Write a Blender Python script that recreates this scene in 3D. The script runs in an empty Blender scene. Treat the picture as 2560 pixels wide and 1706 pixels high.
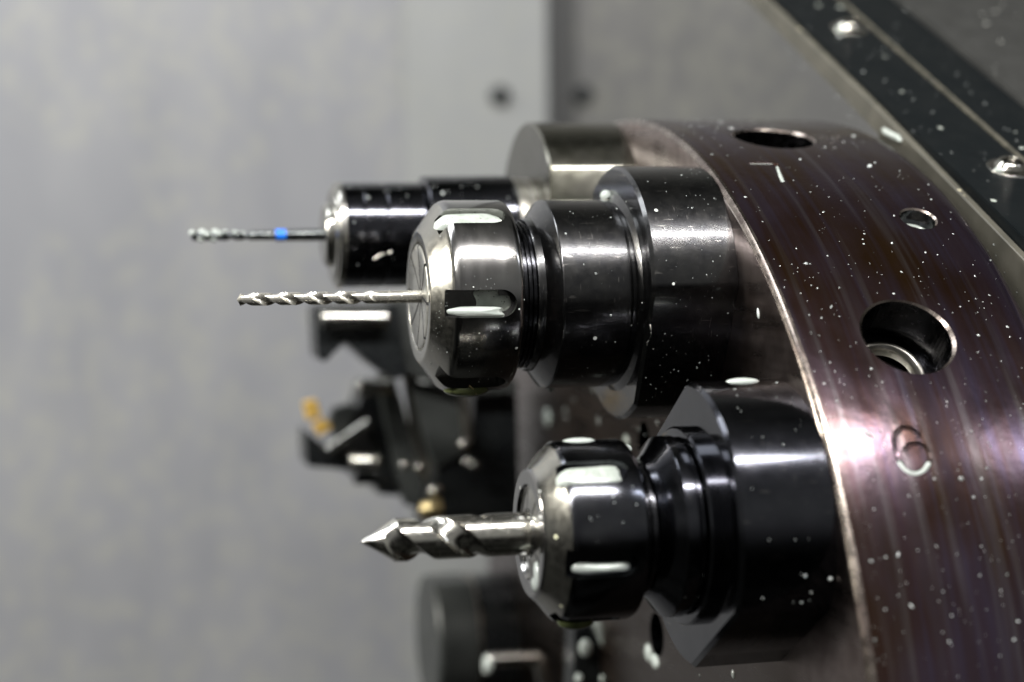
import bpy, bmesh, math, random
from mathutils import Vector, Matrix, noise
R = math.radians
MM = 0.001
sc = bpy.context.scene
COL = sc.collection
random.seed(11)

# ------------------------------------------------------------------ camera
CAM = Vector((-157.05, -509.4, 146.81))
yaw, pitch, roll = 0.2376, -0.04988, -0.01245
ca, sa, cp, sp = math.cos(yaw), math.sin(yaw), math.cos(pitch), math.sin(pitch)
vd = Vector((sa*cp, ca*cp, sp)); vr = Vector((ca, -sa, 0)); vu = vr.cross(vd)
vr, vu = vr*math.cos(roll)+vu*math.sin(roll), -vr*math.sin(roll)+vu*math.cos(roll)
cam = bpy.data.cameras.new("camera")
camo = bpy.data.objects.new("camera", cam); COL.objects.link(camo)
mw = Matrix((( vr.x, vu.x, -vd.x), (vr.y, vu.y, -vd.y), (vr.z, vu.z, -vd.z))).to_4x4()
mw.translation = CAM*MM
camo.matrix_world = mw
cam.sensor_width = 36; cam.lens = 4241.4/2560*36
cam.clip_start = 0.01; cam.clip_end = 50
cam.dof.use_dof = True; cam.dof.focus_distance = 0.426; cam.dof.aperture_fstop = 6.4
sc.camera = camo

# ------------------------------------------------------------------ light
w = bpy.data.worlds.new("World"); sc.world = w; w.use_nodes = True
nt = w.node_tree; nt.nodes.clear()
wo = nt.nodes.new("ShaderNodeOutputWorld"); bg = nt.nodes.new("ShaderNodeBackground")
tc = nt.nodes.new("ShaderNodeTexCoord"); nz = nt.nodes.new("ShaderNodeTexNoise")
nz.inputs["Scale"].default_value = 2.2; nz.inputs["Detail"].default_value = 3
rp = nt.nodes.new("ShaderNodeValToRGB")
rp.color_ramp.elements[0].position = 0.42; rp.color_ramp.elements[0].color = (.006, .006, .005, 1)
rp.color_ramp.elements[1].position = 0.72; rp.color_ramp.elements[1].color = (.16, .165, .15, 1)
nt.links.new(tc.outputs["Generated"], nz.inputs["Vector"]); nt.links.new(nz.outputs["Fac"], rp.inputs["Fac"])
sx = nt.nodes.new("ShaderNodeSeparateXYZ"); nt.links.new(tc.outputs["Generated"], sx.inputs[0])
def wmap(sock, a, b, c, d):
    q = nt.nodes.new("ShaderNodeMapRange"); q.inputs[1].default_value = a; q.inputs[2].default_value = b; q.inputs[3].default_value = c; q.inputs[4].default_value = d
    nt.links.new(sock, q.inputs[0]); return q.outputs[0]
def wmath(op, a, b):
    q = nt.nodes.new("ShaderNodeMath"); q.operation = op; nt.links.new(a, q.inputs[0]); nt.links.new(b, q.inputs[1]); return q.outputs[0]
up = wmap(sx.outputs[2], -.25, .15, .25, 1.0)
front = wmath('MULTIPLY', wmap(sx.outputs[1], .1, -.6, 0, .18), wmap(sx.outputs[2], -.15, .1, 0, 1))
vm = nt.nodes.new("ShaderNodeVectorMath"); vm.operation = 'SCALE'; nt.links.new(rp.outputs["Color"], vm.inputs[0]); nt.links.new(up, vm.inputs["Scale"])
va = nt.nodes.new("ShaderNodeVectorMath"); va.operation = 'ADD'; nt.links.new(vm.outputs[0], va.inputs[0]); nt.links.new(front, va.inputs[1])
nt.links.new(va.outputs[0], bg.inputs["Color"]); nt.links.new(bg.outputs["Background"], wo.inputs["Surface"])
bg.inputs["Strength"].default_value = 1.0

def area(name, loc, target, sx, sy, watts, col):
    l = bpy.data.lights.new(name, 'AREA'); l.shape = 'RECTANGLE'; l.size = sx*MM; l.size_y = sy*MM
    l.energy = watts; l.color = col
    o = bpy.data.objects.new(name, l); COL.objects.link(o)
    loc = Vector(loc); z = (loc-Vector(target)).normalized(); x = Vector((1, 0, 0)); y = z.cross(x).normalized(); x = y.cross(z)
    m = Matrix(((x.x, y.x, z.x), (x.y, y.y, z.y), (x.z, y.z, z.z))).to_4x4(); m.translation = loc*MM
    o.matrix_world = m
    return o
area("machine_lamp", (-475, -620, 870), (-475, 0, 60), 1680, 42, 34, (1.0, .985, .97))
area("machine_lamp_right", (790, -620, 870), (790, 0, 60), 440, 42, 2.2, (.85, .9, 1.0))
area("end_lamp", (-1050, 120, 470), (-70, -80, 140), 160, 170, 9, (1.0, .97, .88))
area("wall_fill", (-500, 100, 900), (-250, 480, 200), 500, 300, 6, (.92, .96, 1.0))  # added fill light that brightens the wall towards top and left
sc.view_settings.view_transform = 'Standard'; sc.view_settings.look = 'None'
sc.view_settings.exposure = 0; sc.view_settings.gamma = 1
sc.view_settings.use_curve_mapping = False

# ------------------------------------------------------------------ materials
def mat(name, col, metallic=1., rough=.3, col2=None, nscale=200., stretch=(1, 1, 1), rvar=.08, bump=.0,
        bscale=1500., bstretch=(1, 1, 1), specks=0., speck_col=(.6, .62, .58), sscale=500., aniso=0., spec=.5, coat=0., scratch=0., mixpos=(.35, .65)):
    m = bpy.data.materials.new(name); m.use_nodes = True; n = m.node_tree; N = n.nodes; L = n.links
    b = N["Principled BSDF"]; t = N.new("ShaderNodeTexCoord")
    def mapn(s, st):
        mp = N.new("ShaderNodeMapping"); mp.inputs["Scale"].default_value = (s*st[0], s*st[1], s*st[2])
        L.new(t.outputs["Object"], mp.inputs["Vector"]); return mp
    mp = mapn(nscale, stretch); a = N.new("ShaderNodeTexNoise"); a.inputs["Scale"].default_value = 1; a.inputs["Detail"].default_value = 5
    L.new(mp.outputs[0], a.inputs["Vector"])
    r = N.new("ShaderNodeValToRGB"); e = r.color_ramp.elements
    e[0].position, e[1].position = mixpos
    e[0].color = (*col, 1); e[1].color = (*(col2 or col), 1)
    L.new(a.outputs["Fac"], r.inputs["Fac"])
    out = r.outputs["Color"]
    if specks > 0:
        v = N.new("ShaderNodeTexVoronoi"); v.inputs["Scale"].default_value = 1
        L.new(mapn(sscale, (1, 1, 1)).outputs[0], v.inputs["Vector"])
        sep = N.new("ShaderNodeSeparateColor"); L.new(v.outputs["Color"], sep.inputs[0])
        th = N.new("ShaderNodeMath"); th.operation = 'MULTIPLY'; th.inputs[1].default_value = .32
        pw = N.new("ShaderNodeMath"); pw.operation = 'POWER'; pw.inputs[1].default_value = 1/specks
        L.new(sep.outputs[0], pw.inputs[0]); L.new(pw.outputs[0], th.inputs[0])
        lt = N.new("ShaderNodeMath"); lt.operation = 'LESS_THAN'
        L.new(v.outputs["Distance"], lt.inputs[0]); L.new(th.outputs[0], lt.inputs[1])
        mx = N.new("ShaderNodeMix"); mx.data_type = 'RGBA'; mx.inputs[7].default_value = (*speck_col, 1)
        L.new(out, mx.inputs[6]); L.new(lt.outputs[0], mx.inputs[0]); out = mx.outputs[2]
        if metallic > 0:
            mm = N.new("ShaderNodeMath"); mm.operation = 'SUBTRACT'; mm.inputs[0].default_value = metallic
            mm.use_clamp = True; L.new(lt.outputs[0], mm.inputs[1]); L.new(mm.outputs[0], b.inputs["Metallic"])
    if scratch:
        for st in ((2600, 90, 400), (160, 2200, 700)):
            q = N.new("ShaderNodeTexNoise"); q.inputs["Scale"].default_value = 1; q.inputs["Detail"].default_value = 1
            L.new(mapn(1, st).outputs[0], q.inputs["Vector"])
            mk = N.new("ShaderNodeMapRange"); mk.inputs[1].default_value = .70; mk.inputs[2].default_value = .76; mk.inputs[4].default_value = scratch
            L.new(q.outputs["Fac"], mk.inputs[0])
            mx = N.new("ShaderNodeMix"); mx.data_type = 'RGBA'; mx.inputs[7].default_value = (.22, .21, .20, 1)
            L.new(out, mx.inputs[6]); L.new(mk.outputs[0], mx.inputs[0]); out = mx.outputs[2]
    L.new(out, b.inputs["Base Color"])
    if not (specks > 0 and metallic > 0): b.inputs["Metallic"].default_value = metallic
    mr = N.new("ShaderNodeMapRange"); mr.inputs[1].default_value = .3; mr.inputs[2].default_value = .7
    mr.inputs[3].default_value = max(.02, rough-rvar); mr.inputs[4].default_value = rough+rvar
    a2 = N.new("ShaderNodeTexNoise"); a2.inputs["Scale"].default_value = 1; a2.inputs["Detail"].default_value = 6
    L.new(mapn(nscale*2.3, bstretch).outputs[0], a2.inputs["Vector"])
    L.new(a2.outputs["Fac"], mr.inputs[0]); L.new(mr.outputs[0], b.inputs["Roughness"])
    b.inputs["Specular IOR Level"].default_value = spec
    if coat: b.inputs["Coat Weight"].default_value = coat; b.inputs["Coat Roughness"].default_value = .07
    if aniso:
        b.inputs["Anisotropic"].default_value = aniso
        tg = N.new("ShaderNodeTangent"); tg.direction_type = 'RADIAL'; tg.axis = 'X'; L.new(tg.outputs[0], b.inputs["Tangent"])
    if bump:
        a3 = N.new("ShaderNodeTexNoise"); a3.inputs["Scale"].default_value = 1; a3.inputs["Detail"].default_value = 4
        L.new(mapn(bscale, bstretch).outputs[0], a3.inputs["Vector"])
        bp = N.new("ShaderNodeBump"); bp.inputs["Strength"].default_value = bump; bp.inputs["Distance"].default_value = .0001
        L.new(a3.outputs["Fac"], bp.inputs["Height"]); L.new(bp.outputs[0], b.inputs["Normal"])
    return m

M = {}
M['black'] = mat("black_oxide", (.04, .04, .042), 1, .24, (.062, .061, .06), 260, rvar=.025, bump=.13, bscale=2200, specks=.02, sscale=520, aniso=.35, coat=.5, scratch=.8)
M['black_gloss'] = mat("black_oxide_gloss", (.045, .047, .056), 1, .15, (.062, .063, .074), 120, rvar=.02, bump=.06, bscale=900, aniso=.2, coat=.3, scratch=.5)
M['black_dark'] = mat("black_thread", (.03, .03, .034), 1, .22, (.06, .06, .065), 300, bump=.05)
M['nut'] = mat("nickel_nut", (.24, .235, .23), 1, .16, (.28, .272, .26), 160, rvar=.025, coat=.5, bump=.12, bscale=2200, bstretch=(1, .25, .25), specks=.035, sscale=600, aniso=.45)
M['nut_face'] = mat("ground_nut_face", (.40, .39, .355), 1, .2, (.45, .435, .39), 260, rvar=.04, bump=.14, bscale=2500, specks=.02, speck_col=(.8, .8, .55), sscale=520, aniso=.5)
M['dark_nut'] = mat("dark_coated_nut", (.07, .072, .082), 1, .15, (.09, .092, .10), 120, rvar=.02, bump=.06, bscale=900, aniso=.3)
M['collet'] = mat("collet_steel", (.54, .53, .49), 1, .3, (.48, .47, .43), 200, rvar=.04, aniso=.5, bump=.04)
M['silver'] = mat("ground_steel", (.50, .49, .46), 1, .2, (.38, .37, .33), 90, rvar=.07, bump=.06, bscale=900, aniso=.4)
M['dull_steel'] = mat("dull_steel", (.27, .26, .235), 1, .33, (.36, .34, .30), 80, rvar=.07, bump=.06)
M['carbide'] = mat("carbide", (.56, .545, .50), 1, .2, (.66, .64, .57), 350, rvar=.08, bump=.1, bscale=1800)
M['hss'] = mat('drill_steel', (.58, .56, .50), .85, .24, (.66, .63, .55), 350, rvar=.06, bump=.05, bscale=1800)
M['carbide_dark'] = mat("coated_carbide", (.05, .055, .06), 1, .28, (.16, .17, .165), 500, rvar=.1, bump=.2, bscale=900)
M['blue'] = mat("blue_band", (.012, .16, .75), 0, .35, (.02, .22, .85), 300, spec=.4)
M['gold'] = mat("gold_insert", (.78, .50, .13), .3, .3, (.62, .40, .08), 300)
M['brass'] = mat("brass", (.42, .33, .17), 1, .35, (.5, .4, .2), 200)
M['slit'] = mat("slit_dark", (.008, .008, .008), 0, .7)
M['bg_black'] = mat("holder_black", (.008, .009, .010), .2, .3, (.014, .016, .016), 60)
M['bg_grey'] = mat("holder_grey", (.028, .031, .029), .2, .4, (.045, .048, .045), 60)
M['coolant'] = mat("milky_coolant", (.34, .375, .34), 0, .12, (.39, .42, .39), 300, rvar=.04, spec=.5)
M['foam'] = mat("foamy_coolant", (.30, .33, .29), 0, .2, (.40, .43, .39), 400, rvar=.05, bump=.4, bscale=1400, specks=.55, speck_col=(.06, .06, .055), sscale=1500)
M['droplet'] = mat("coolant_droplet", (.07, .075, .07), 0, .08, (.46, .49, .47), 90, rvar=.03, spec=.7, mixpos=(.4, .6))
M['olive_drip'] = mat("oily_drip", (.065, .078, .03), 0, .15, (.11, .125, .055), 200)
M['wiper'] = mat("wiper_lip", (.055, .052, .040), 0, .5, (.075, .07, .054), 90, specks=.1, speck_col=(.4, .36, .25), sscale=300)
M['guard'] = mat("dark_guard", (.003, .0042, .0048), .0, .42, (.0045, .0056, .006), 90, rvar=.05, bump=.1, bscale=500, specks=.06, speck_col=(.30, .32, .28), sscale=260, spec=.12)
M['flange_steel'] = mat('flange_steel', (.24, .232, .20), 1, .2, (.19, .185, .15), 120, rvar=.04, bump=.08, aniso=.3)
M['guard_seam'] = mat("guard_edge", (.06, .057, .045), .3, .4, (.14, .13, .10), 200)
M['guard_panel'] = mat("guard_panel", (.018, .018, .0165), .0, .5, (.024, .024, .022), 120, specks=.06, speck_col=(.3, .3, .27), sscale=300)
M['screw'] = mat("screw_steel", (.45, .43, .38), 1, .18, (.30, .29, .26), 300, rvar=.06)

# turret: brown-purple oxide film in axial bands
def turret_mat():
    m = bpy.data.materials.new("turret_oxide"); m.use_nodes = True; n = m.node_tree; N = n.nodes; L = n.links
    b = N["Principled BSDF"]; t = N.new("ShaderNodeTexCoord")
    def mp(s):
        q = N.new("ShaderNodeMapping"); q.inputs["Scale"].default_value = s; L.new(t.outputs["Object"], q.inputs["Vector"]); return q.outputs[0]
    def nse(s, det=4, w=None):
        q = N.new("ShaderNodeTexNoise"); q.inputs["Scale"].default_value = 1; q.inputs["Detail"].default_value = det
        L.new(mp(s), q.inputs["Vector"]); return q.outputs["Fac"]
    def ramp(f, stops):
        r = N.new("ShaderNodeValToRGB"); e = r.color_ramp.elements
        while len(e) < len(stops): e.new(.5)
        for i, (p, c) in enumerate(stops): e[i].position = p; e[i].color = (*c, 1)
        L.new(f, r.inputs["Fac"]); return r.outputs["Color"]
    band = nse((150, 5, 5), 3)
    c1 = ramp(band, [(.30, (.056, .028, .011)), (.42, (.044, .021, .012)), (.49, (.066, .052, .082)), (.56, (.050, .021, .013)), (.66, (.068, .048, .044))])
    blot = nse((55, 30, 30), 5)
    c2 = ramp(blot, [(.34, (.050, .025, .009)), (.64, (.068, .050, .074))])
    mx = N.new("ShaderNodeMix"); mx.data_type = 'RGBA'; mx.inputs[0].default_value = .62; L.new(c1, mx.inputs[6]); L.new(c2, mx.inputs[7])
    # milky dried coolant streaks running round the rim
    st = nse((260, 9, 9), 5)
    sr = N.new("ShaderNodeMapRange"); sr.inputs[1].default_value = .55; sr.inputs[2].default_value = .68; sr.inputs[3].default_value = 0; sr.inputs[4].default_value = .24
    L.new(st, sr.inputs[0])
    mx2 = N.new("ShaderNodeMix"); mx2.data_type = 'RGBA'; mx2.inputs[7].default_value = (.26, .25, .25, 1)
    L.new(sr.outputs[0], mx2.inputs[0]); L.new(mx.outputs[2], mx2.inputs[6])
    L.new(mx2.outputs[2], b.inputs["Base Color"]); b.inputs["Metallic"].default_value = .9
    rr = N.new("ShaderNodeMapRange"); rr.inputs[1].default_value = .3; rr.inputs[2].default_value = .7; rr.inputs[3].default_value = .15; rr.inputs[4].default_value = .23
    L.new(nse((120, 60, 60), 6), rr.inputs[0]); L.new(rr.outputs[0], b.inputs["Roughness"])
    bp = N.new("ShaderNodeBump"); bp.inputs["Strength"].default_value = .12; bp.inputs["Distance"].default_value = .0001
    L.new(nse((1500, 250, 250), 4), bp.inputs["Height"])
    bp2 = N.new("ShaderNodeBump"); bp2.inputs["Strength"].default_value = .14; bp2.inputs["Distance"].default_value = .0006
    L.new(nse((150, 120, 120), 3), bp2.inputs["Height"]); L.new(bp.outputs[0], bp2.inputs["Normal"]); L.new(bp2.outputs[0], b.inputs["Normal"])
    return m
M['turret'] = turret_mat()
M['turret_edge'] = mat("turret_bare_edge", (.30, .26, .225), 1, .26, (.18, .145, .13), 150, rvar=.08, bump=.25, bscale=700)
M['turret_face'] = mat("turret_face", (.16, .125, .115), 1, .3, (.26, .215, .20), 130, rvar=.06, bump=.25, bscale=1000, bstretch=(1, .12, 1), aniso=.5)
def face_shade_wear(m):      # middle painted darker for its dim light, worn to bare steel towards the rim
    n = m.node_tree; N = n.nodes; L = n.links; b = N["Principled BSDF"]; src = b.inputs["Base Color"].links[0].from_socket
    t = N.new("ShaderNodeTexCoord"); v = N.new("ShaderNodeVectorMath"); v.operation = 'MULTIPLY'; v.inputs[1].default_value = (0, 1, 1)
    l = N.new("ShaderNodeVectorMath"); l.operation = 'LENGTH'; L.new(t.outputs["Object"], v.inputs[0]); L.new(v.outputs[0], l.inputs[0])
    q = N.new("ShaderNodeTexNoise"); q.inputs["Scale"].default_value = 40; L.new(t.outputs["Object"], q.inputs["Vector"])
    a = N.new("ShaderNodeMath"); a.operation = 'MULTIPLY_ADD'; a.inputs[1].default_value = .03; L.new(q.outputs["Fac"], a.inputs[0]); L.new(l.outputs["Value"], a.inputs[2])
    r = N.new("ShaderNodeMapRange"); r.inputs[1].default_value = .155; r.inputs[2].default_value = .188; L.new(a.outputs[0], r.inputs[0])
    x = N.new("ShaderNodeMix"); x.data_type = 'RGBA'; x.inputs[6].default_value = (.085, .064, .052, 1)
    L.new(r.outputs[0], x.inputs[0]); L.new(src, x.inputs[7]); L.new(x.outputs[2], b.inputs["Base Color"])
face_shade_wear(M['turret_face'])

def wall_mat(name, c1, c2, spots, strength=1):
    m = bpy.data.materials.new(name); m.use_nodes = True; n = m.node_tree; N = n.nodes; L = n.links
    b = N["Principled BSDF"]; t = N.new("ShaderNodeTexCoord")
    def mp(s):
        q = N.new("ShaderNodeMapping"); q.inputs["Scale"].default_value = s; L.new(t.outputs["Object"], q.inputs["Vector"]); return q.outputs[0]
    a = N.new("ShaderNodeTexNoise"); a.inputs["Scale"].default_value = 1; a.inputs["Detail"].default_value = 4; L.new(mp((28, 28, 9)), a.inputs["Vector"])
    r = N.new("ShaderNodeValToRGB"); r.color_ramp.elements[0].position = .35; r.color_ramp.elements[1].position = .65
    r.color_ramp.elements[0].color = (*c1, 1); r.color_ramp.elements[1].color = (*c2, 1); L.new(a.outputs["Fac"], r.inputs["Fac"])
    v = N.new("ShaderNodeTexVoronoi"); v.inputs["Scale"].default_value = 1; L.new(mp((95, 95, 80)), v.inputs["Vector"])
    lt = N.new("ShaderNodeMapRange"); lt.inputs[1].default_value = .62; lt.inputs[2].default_value = .12; lt.inputs[3].default_value = 0; lt.inputs[4].default_value = 1
    L.new(v.outputs["Distance"], lt.inputs[0])
    p = N.new("ShaderNodeTexNoise"); p.inputs["Scale"].default_value = 1; L.new(mp((9, 9, 6)), p.inputs["Vector"])
    pr = N.new("ShaderNodeMapRange"); pr.inputs[1].default_value = .62; pr.inputs[2].default_value = .6; pr.inputs[4].default_value = spots
    L.new(p.outputs["Fac"], pr.inputs[0])
    mu = N.new("ShaderNodeMath"); mu.operation = 'MULTIPLY'; L.new(lt.outputs[0], mu.inputs[0]); L.new(pr.outputs[0], mu.inputs[1])
    mx = N.new("ShaderNodeMix"); mx.data_type = 'RGBA'; mx.inputs[7].default_value = (.30, .295, .215, 1)
    L.new(mu.outputs[0], mx.inputs[0]); L.new(r.outputs[0], mx.inputs[6]); L.new(mx.outputs[2], b.inputs["Base Color"])
    b.inputs["Roughness"].default_value = .45; b.inputs["Metallic"].default_value = 0
    return m
M['wall_left'] = wall_mat("painted_wall", (.168, .171, .181), (.192, .194, .20), .26)
M['pale_strip'] = wall_mat('pale_strip_grey', (.20, .205, .20), (.215, .22, .215), .1)
M['seam_shade'] = mat('seam_shade_tone', (.05, .05, .048), 0, .5)  # colour of the shadow painted along the wall seam
M['wall_right'] = wall_mat("steel_wall", (.10, .099, .095), (.118, .116, .11), .2)

# ------------------------------------------------------------------ helpers
def tag(o, label=None, cat=None, group=None, kind=None):
    if label: o['label'] = label
    if cat: o['category'] = cat
    if group: o['group'] = group
    if kind: o['kind'] = kind
    return o
def empty(name, loc=(0, 0, 0)):
    o = bpy.data.objects.new(name, None); o.empty_display_size = .01; o.location = Vector(loc)*MM; COL.objects.link(o); return o
def build(name, bm, m, parent=None, smooth=35, loc=(0, 0, 0), mats=None):
    me = bpy.data.meshes.new(name)
    bmesh.ops.recalc_face_normals(bm, faces=bm.faces)
    for v in bm.verts: v.co *= MM
    bm.to_mesh(me); bm.free()
    for q in (mats or [m]): me.materials.append(q)
    if smooth:
        me.shade_smooth(); me.set_sharp_from_angle(angle=R(smooth))
    o = bpy.data.objects.new(name, me); COL.objects.link(o); o.location = Vector(loc)*MM
    if parent: o.parent = parent
    return o
def lathe(profile, seg=128, bm=None, mtx=None, mids=None):
    """revolve list of (x, r) about the X axis"""
    bm = bm or bmesh.new(); rings = []
    for x, r in profile:
        if r < 1e-6: rings.append([bm.verts.new((x, 0, 0))])
        else: rings.append([bm.verts.new((x, -r*math.cos(2*math.pi*i/seg), r*math.sin(2*math.pi*i/seg))) for i in range(seg)])
    new = [v for g in rings for v in g]
    for k, (a, b) in enumerate(zip(rings, rings[1:])):
        for i in range(seg):
            j = (i+1) % seg
            if len(a) == 1 and len(b) == 1: break
            if len(a) == 1: f = bm.faces.new((a[0], b[i], b[j]))
            elif len(b) == 1: f = bm.faces.new((a[i], b[0], a[j]))
            else: f = bm.faces.new((a[i], b[i], b[j], a[j]))
            if mids: f.material_index = mids[k]
    if mtx is not None: bmesh.ops.transform(bm, matrix=mtx, verts=new)
    return bm
def fillet(profile, rad, n=5, only=None):
    """round the corners of an (x, r) polyline"""
    out = [profile[0]]
    for i in range(1, len(profile)-1):
        p, a, b = Vector(profile[i]), Vector(profile[i-1]), Vector(profile[i+1])
        rr = rad if only is None else only.get(i, 0)
        if rr == 0: out.append(profile[i]); continue
        la, lb = (a-p).length, (b-p).length; t = min(rr, la*.45, lb*.45)
        s, e = p+(a-p).normalized()*t, p+(b-p).normalized()*t
        for k in range(n+1):
            u = k/n; q = s*(1-u)**2 + p*2*u*(1-u) + e*u*u; out.append((q.x, q.y))
    out.append(profile[-1]); return out
def prism(outline, x0, x1, ch=0., bm=None, mtx=None):
    """closed (y, z) outline extruded along X with a chamfer on the x0 side"""
    bm = bm or bmesh.new(); c = sum((Vector(p) for p in outline), Vector((0, 0)))/len(outline)
    def ring(x, off):
        n = len(outline); res = []
        for i in range(n):
            p = Vector(outline[i])
            if off:
                a, b = Vector(outline[i-1]), Vector(outline[(i+1) % n])
                e1, e2 = (p-a).normalized(), (b-p).normalized()
                n1, n2 = Vector((e1.y, -e1.x)), Vector((e2.y, -e2.x)); nn = (n1+n2).normalized()
                if nn.dot(p-c) < 0: nn = -nn
                p = p-nn*off/max(.4, abs(nn.dot(n1)))
            res.append(bm.verts.new((x, p.x, p.y)))
        return res
    rs = [ring(x0, ch), ring(x0+ch, 0), ring(x1, 0)] if ch else [ring(x0, 0), ring(x1, 0)]
    for a, b in zip(rs, rs[1:]):
        for i in range(len(a)):
            j = (i+1) % len(a); bm.faces.new((a[i], b[i], b[j], a[j]))
    bm.faces.new(rs[0]); bm.faces.new(rs[-1])
    if mtx is not None: bmesh.ops.transform(bm, matrix=mtx, verts=[v for g in rs for v in g])
    return bm
def boxm(bm, lo, hi, mtx=None, bev=0):
    c = bmesh.new(); bmesh.ops.create_cube(c, size=1)
    for v in c.verts: v.co = Vector([(lo[i]+hi[i])/2 + v.co[i]*(hi[i]-lo[i]) for i in range(3)])
    if bev: bmesh.ops.bevel(c, geom=list(c.edges), offset=bev, segments=2, affect='EDGES')
    if mtx is not None: c.transform(mtx)
    me = bpy.data.meshes.new("t"); c.to_mesh(me); c.free(); bm.from_mesh(me); bpy.data.meshes.remove(me); return bm
def axis_mtx(p, d):
    """matrix taking the +X axis to direction d at point p"""
    d = Vector(d).normalized(); q = Vector((1, 0, 0)).rotation_difference(d); m = q.to_matrix().to_4x4(); m.translation = Vector(p); return m
def blob(bm, p, n, t, a, b, h, seg=8, rings=3):
    """flattened half-drop of half-length a along t, half-width b, height h standing on point p with normal n"""
    n = Vector(n).normalized(); t = Vector(t); t = (t-n*t.dot(n)).normalized(); s = n.cross(t); p = Vector(p)
    top = bm.verts.new(p+n*h); prev = None
    for k in range(1, rings+1):
        an = k/rings*math.pi/2; rr = math.sin(an); hh = math.cos(an) if k < rings else -.25
        ring = [bm.verts.new(p+t*(a*rr*math.cos(2*math.pi*i/seg))+s*(b*rr*math.sin(2*math.pi*i/seg))+n*h*hh) for i in range(seg)]
        for i in range(seg):
            j = (i+1) % seg
            if prev is None: bm.faces.new((top, ring[i], ring[j]))
            else: bm.faces.new((prev[i], ring[i], ring[j], prev[j]))
        prev = ring
def boolean_cut(o, cutters, mats=()):
    cm = bpy.data.meshes.new("cut"); bmesh.ops.recalc_face_normals(cutters, faces=cutters.faces)
    for v in cutters.verts: v.co *= MM
    cutters.to_mesh(cm); cutters.free()
    co = bpy.data.objects.new("cut", cm); COL.objects.link(co)
    for q in o.data.materials: cm.materials.append(q)
    co.matrix_world = Matrix.Translation(o.parent.location if o.parent else (0, 0, 0))
    bpy.context.view_layer.update()
    md = o.modifiers.new("b", 'BOOLEAN'); md.operation = 'DIFFERENCE'; md.solver = 'EXACT'; md.object = co
    bpy.context.view_layer.update()
    me = bpy.data.meshes.new_from_object(o.evaluated_get(bpy.context.evaluated_depsgraph_get()))
    o.modifiers.clear(); old = o.data; o.data = me; bpy.data.meshes.remove(old)
    bpy.data.objects.remove(co); bpy.data.meshes.remove(cm); me.name = o.name
def lathe_normals(o, profile):
    """exact surface-of-revolution normals on what is left of a lathed body after cutting"""
    me = o.data; segs = []
    P = [Vector(q)*MM for q in profile]
    fn = []
    for a, b in zip(P, P[1:]):
        d = (b-a); fn.append(Vector((-d.y, d.x)).normalized() if d.length > 1e-9 else Vector((0, 1)))
    for i, (a, b) in enumerate(zip(P, P[1:])):
        n0 = n1 = fn[i]
        if i > 0 and fn[i].dot(fn[i-1]) > .85: n0 = (fn[i]+fn[i-1]).normalized()
        if i < len(fn)-1 and fn[i].dot(fn[i+1]) > .85: n1 = (fn[i]+fn[i+1]).normalized()
        segs.append((a, b, n0, n1))
    nor = [None]*len(me.loops)
    cache = {}
    for p in me.polygons:
        pts = []
        for vi in p.vertices:
            c = me.vertices[vi].co; pts.append(Vector((c.x, math.hypot(c.y, c.z))))
        hit = None
        for s in segs:
            a, b, n0, n1 = s; d = b-a; L2 = d.length_squared
            if L2 < 1e-14: continue
            ok = True
            for q in pts:
                u = (q-a).dot(d)/L2
                if u < -.02 or u > 1.02 or (q-a-d*u).length > 3.0e-5: ok = False; break
            if ok: hit = s; break
        for k, li in enumerate(p.loop_indices):
            if hit is None: nor[li] = p.normal.copy(); continue
            a, b, n0, n1 = hit; u = max(0, min(1, (pts[k]-a).dot(b-a)/(b-a).length_squared))
            n2 = (n0*(1-u)+n1*u).normalized(); c = me.vertices[p.vertices[k]].co; r = math.hypot(c.y, c.z)
            if r < 1e-7: nor[li] = p.normal.copy(); continue
            v = Vector((n2.x, n2.y*c.y/r, n2.y*c.z/r))
            if v.dot(p.normal) < 0: v = -v
            nor[li] = v
    me.shade_smooth()
    me.normals_split_custom_set([tuple(v) for v in nor])

# station positions
RT, RP, PH6 = 188.5, 154.15, math.degrees(.5655)
def station(k):
    a = R(PH6+30*(k-6)); return Vector((0, -RP*math.cos(a), RP*math.sin(a)))
def rim(x, ph, r=RT): return Vector((x, -r*math.cos(R(ph)), r*math.sin(R(ph))))
def radial(ph): return Vector((0, -math.cos(R(ph)), math.sin(R(ph))))

# ------------------------------------------------------------------ enclosure walls
wl = empty("wall_left", (-400, 480, 100)); tag(wl, "pale grey painted enclosure panel filling the blurred left background", "wall", kind='structure')
bm = boxm(bmesh.new(), (-700, 0, -900), (505, 6, 900), bev=1.2); build("panel", bm, M['wall_left'], wl)
wr = empty("wall_right", (600, 500, 100)); tag(wr, "darker grey steel enclosure panel above the turret behind the seam", "wall", kind='structure')
bm = boxm(bmesh.new(), (418, -4, -900), (506, -.2, 900), bev=1.5); build("proud_strip", bm, M['pale_strip'], wl)  # slightly proud vertical strip, paler than the panel
bm = boxm(bmesh.new(), (-470, 0, -900), (500, 6, 900), bev=1.2); build("panel", bm, M['wall_right'], wr)
bm = boxm(bmesh.new(), (-492, 1.5, -900), (-470.4, 6, 900), bev=.5); build("seam_shade_strip", bm, M['seam_shade'], wr)  # dark strip set in for the soft shadow beside the seam
for wobj, x, z, y in ((wl, 76, 242, 476), (wr, 134, 245.5, 500)):
    bm = lathe(fillet([(-3.2, 0), (-3.2, 5.5), (0, 6.5), (.5, 0)], 1), 24, mtx=axis_mtx((x, y, z), (0, 1, 0)))
    for v in bm.verts: v.co -= wobj.location/MM
    build("wall_screw", bm, M['bg_black'], wobj)

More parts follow.
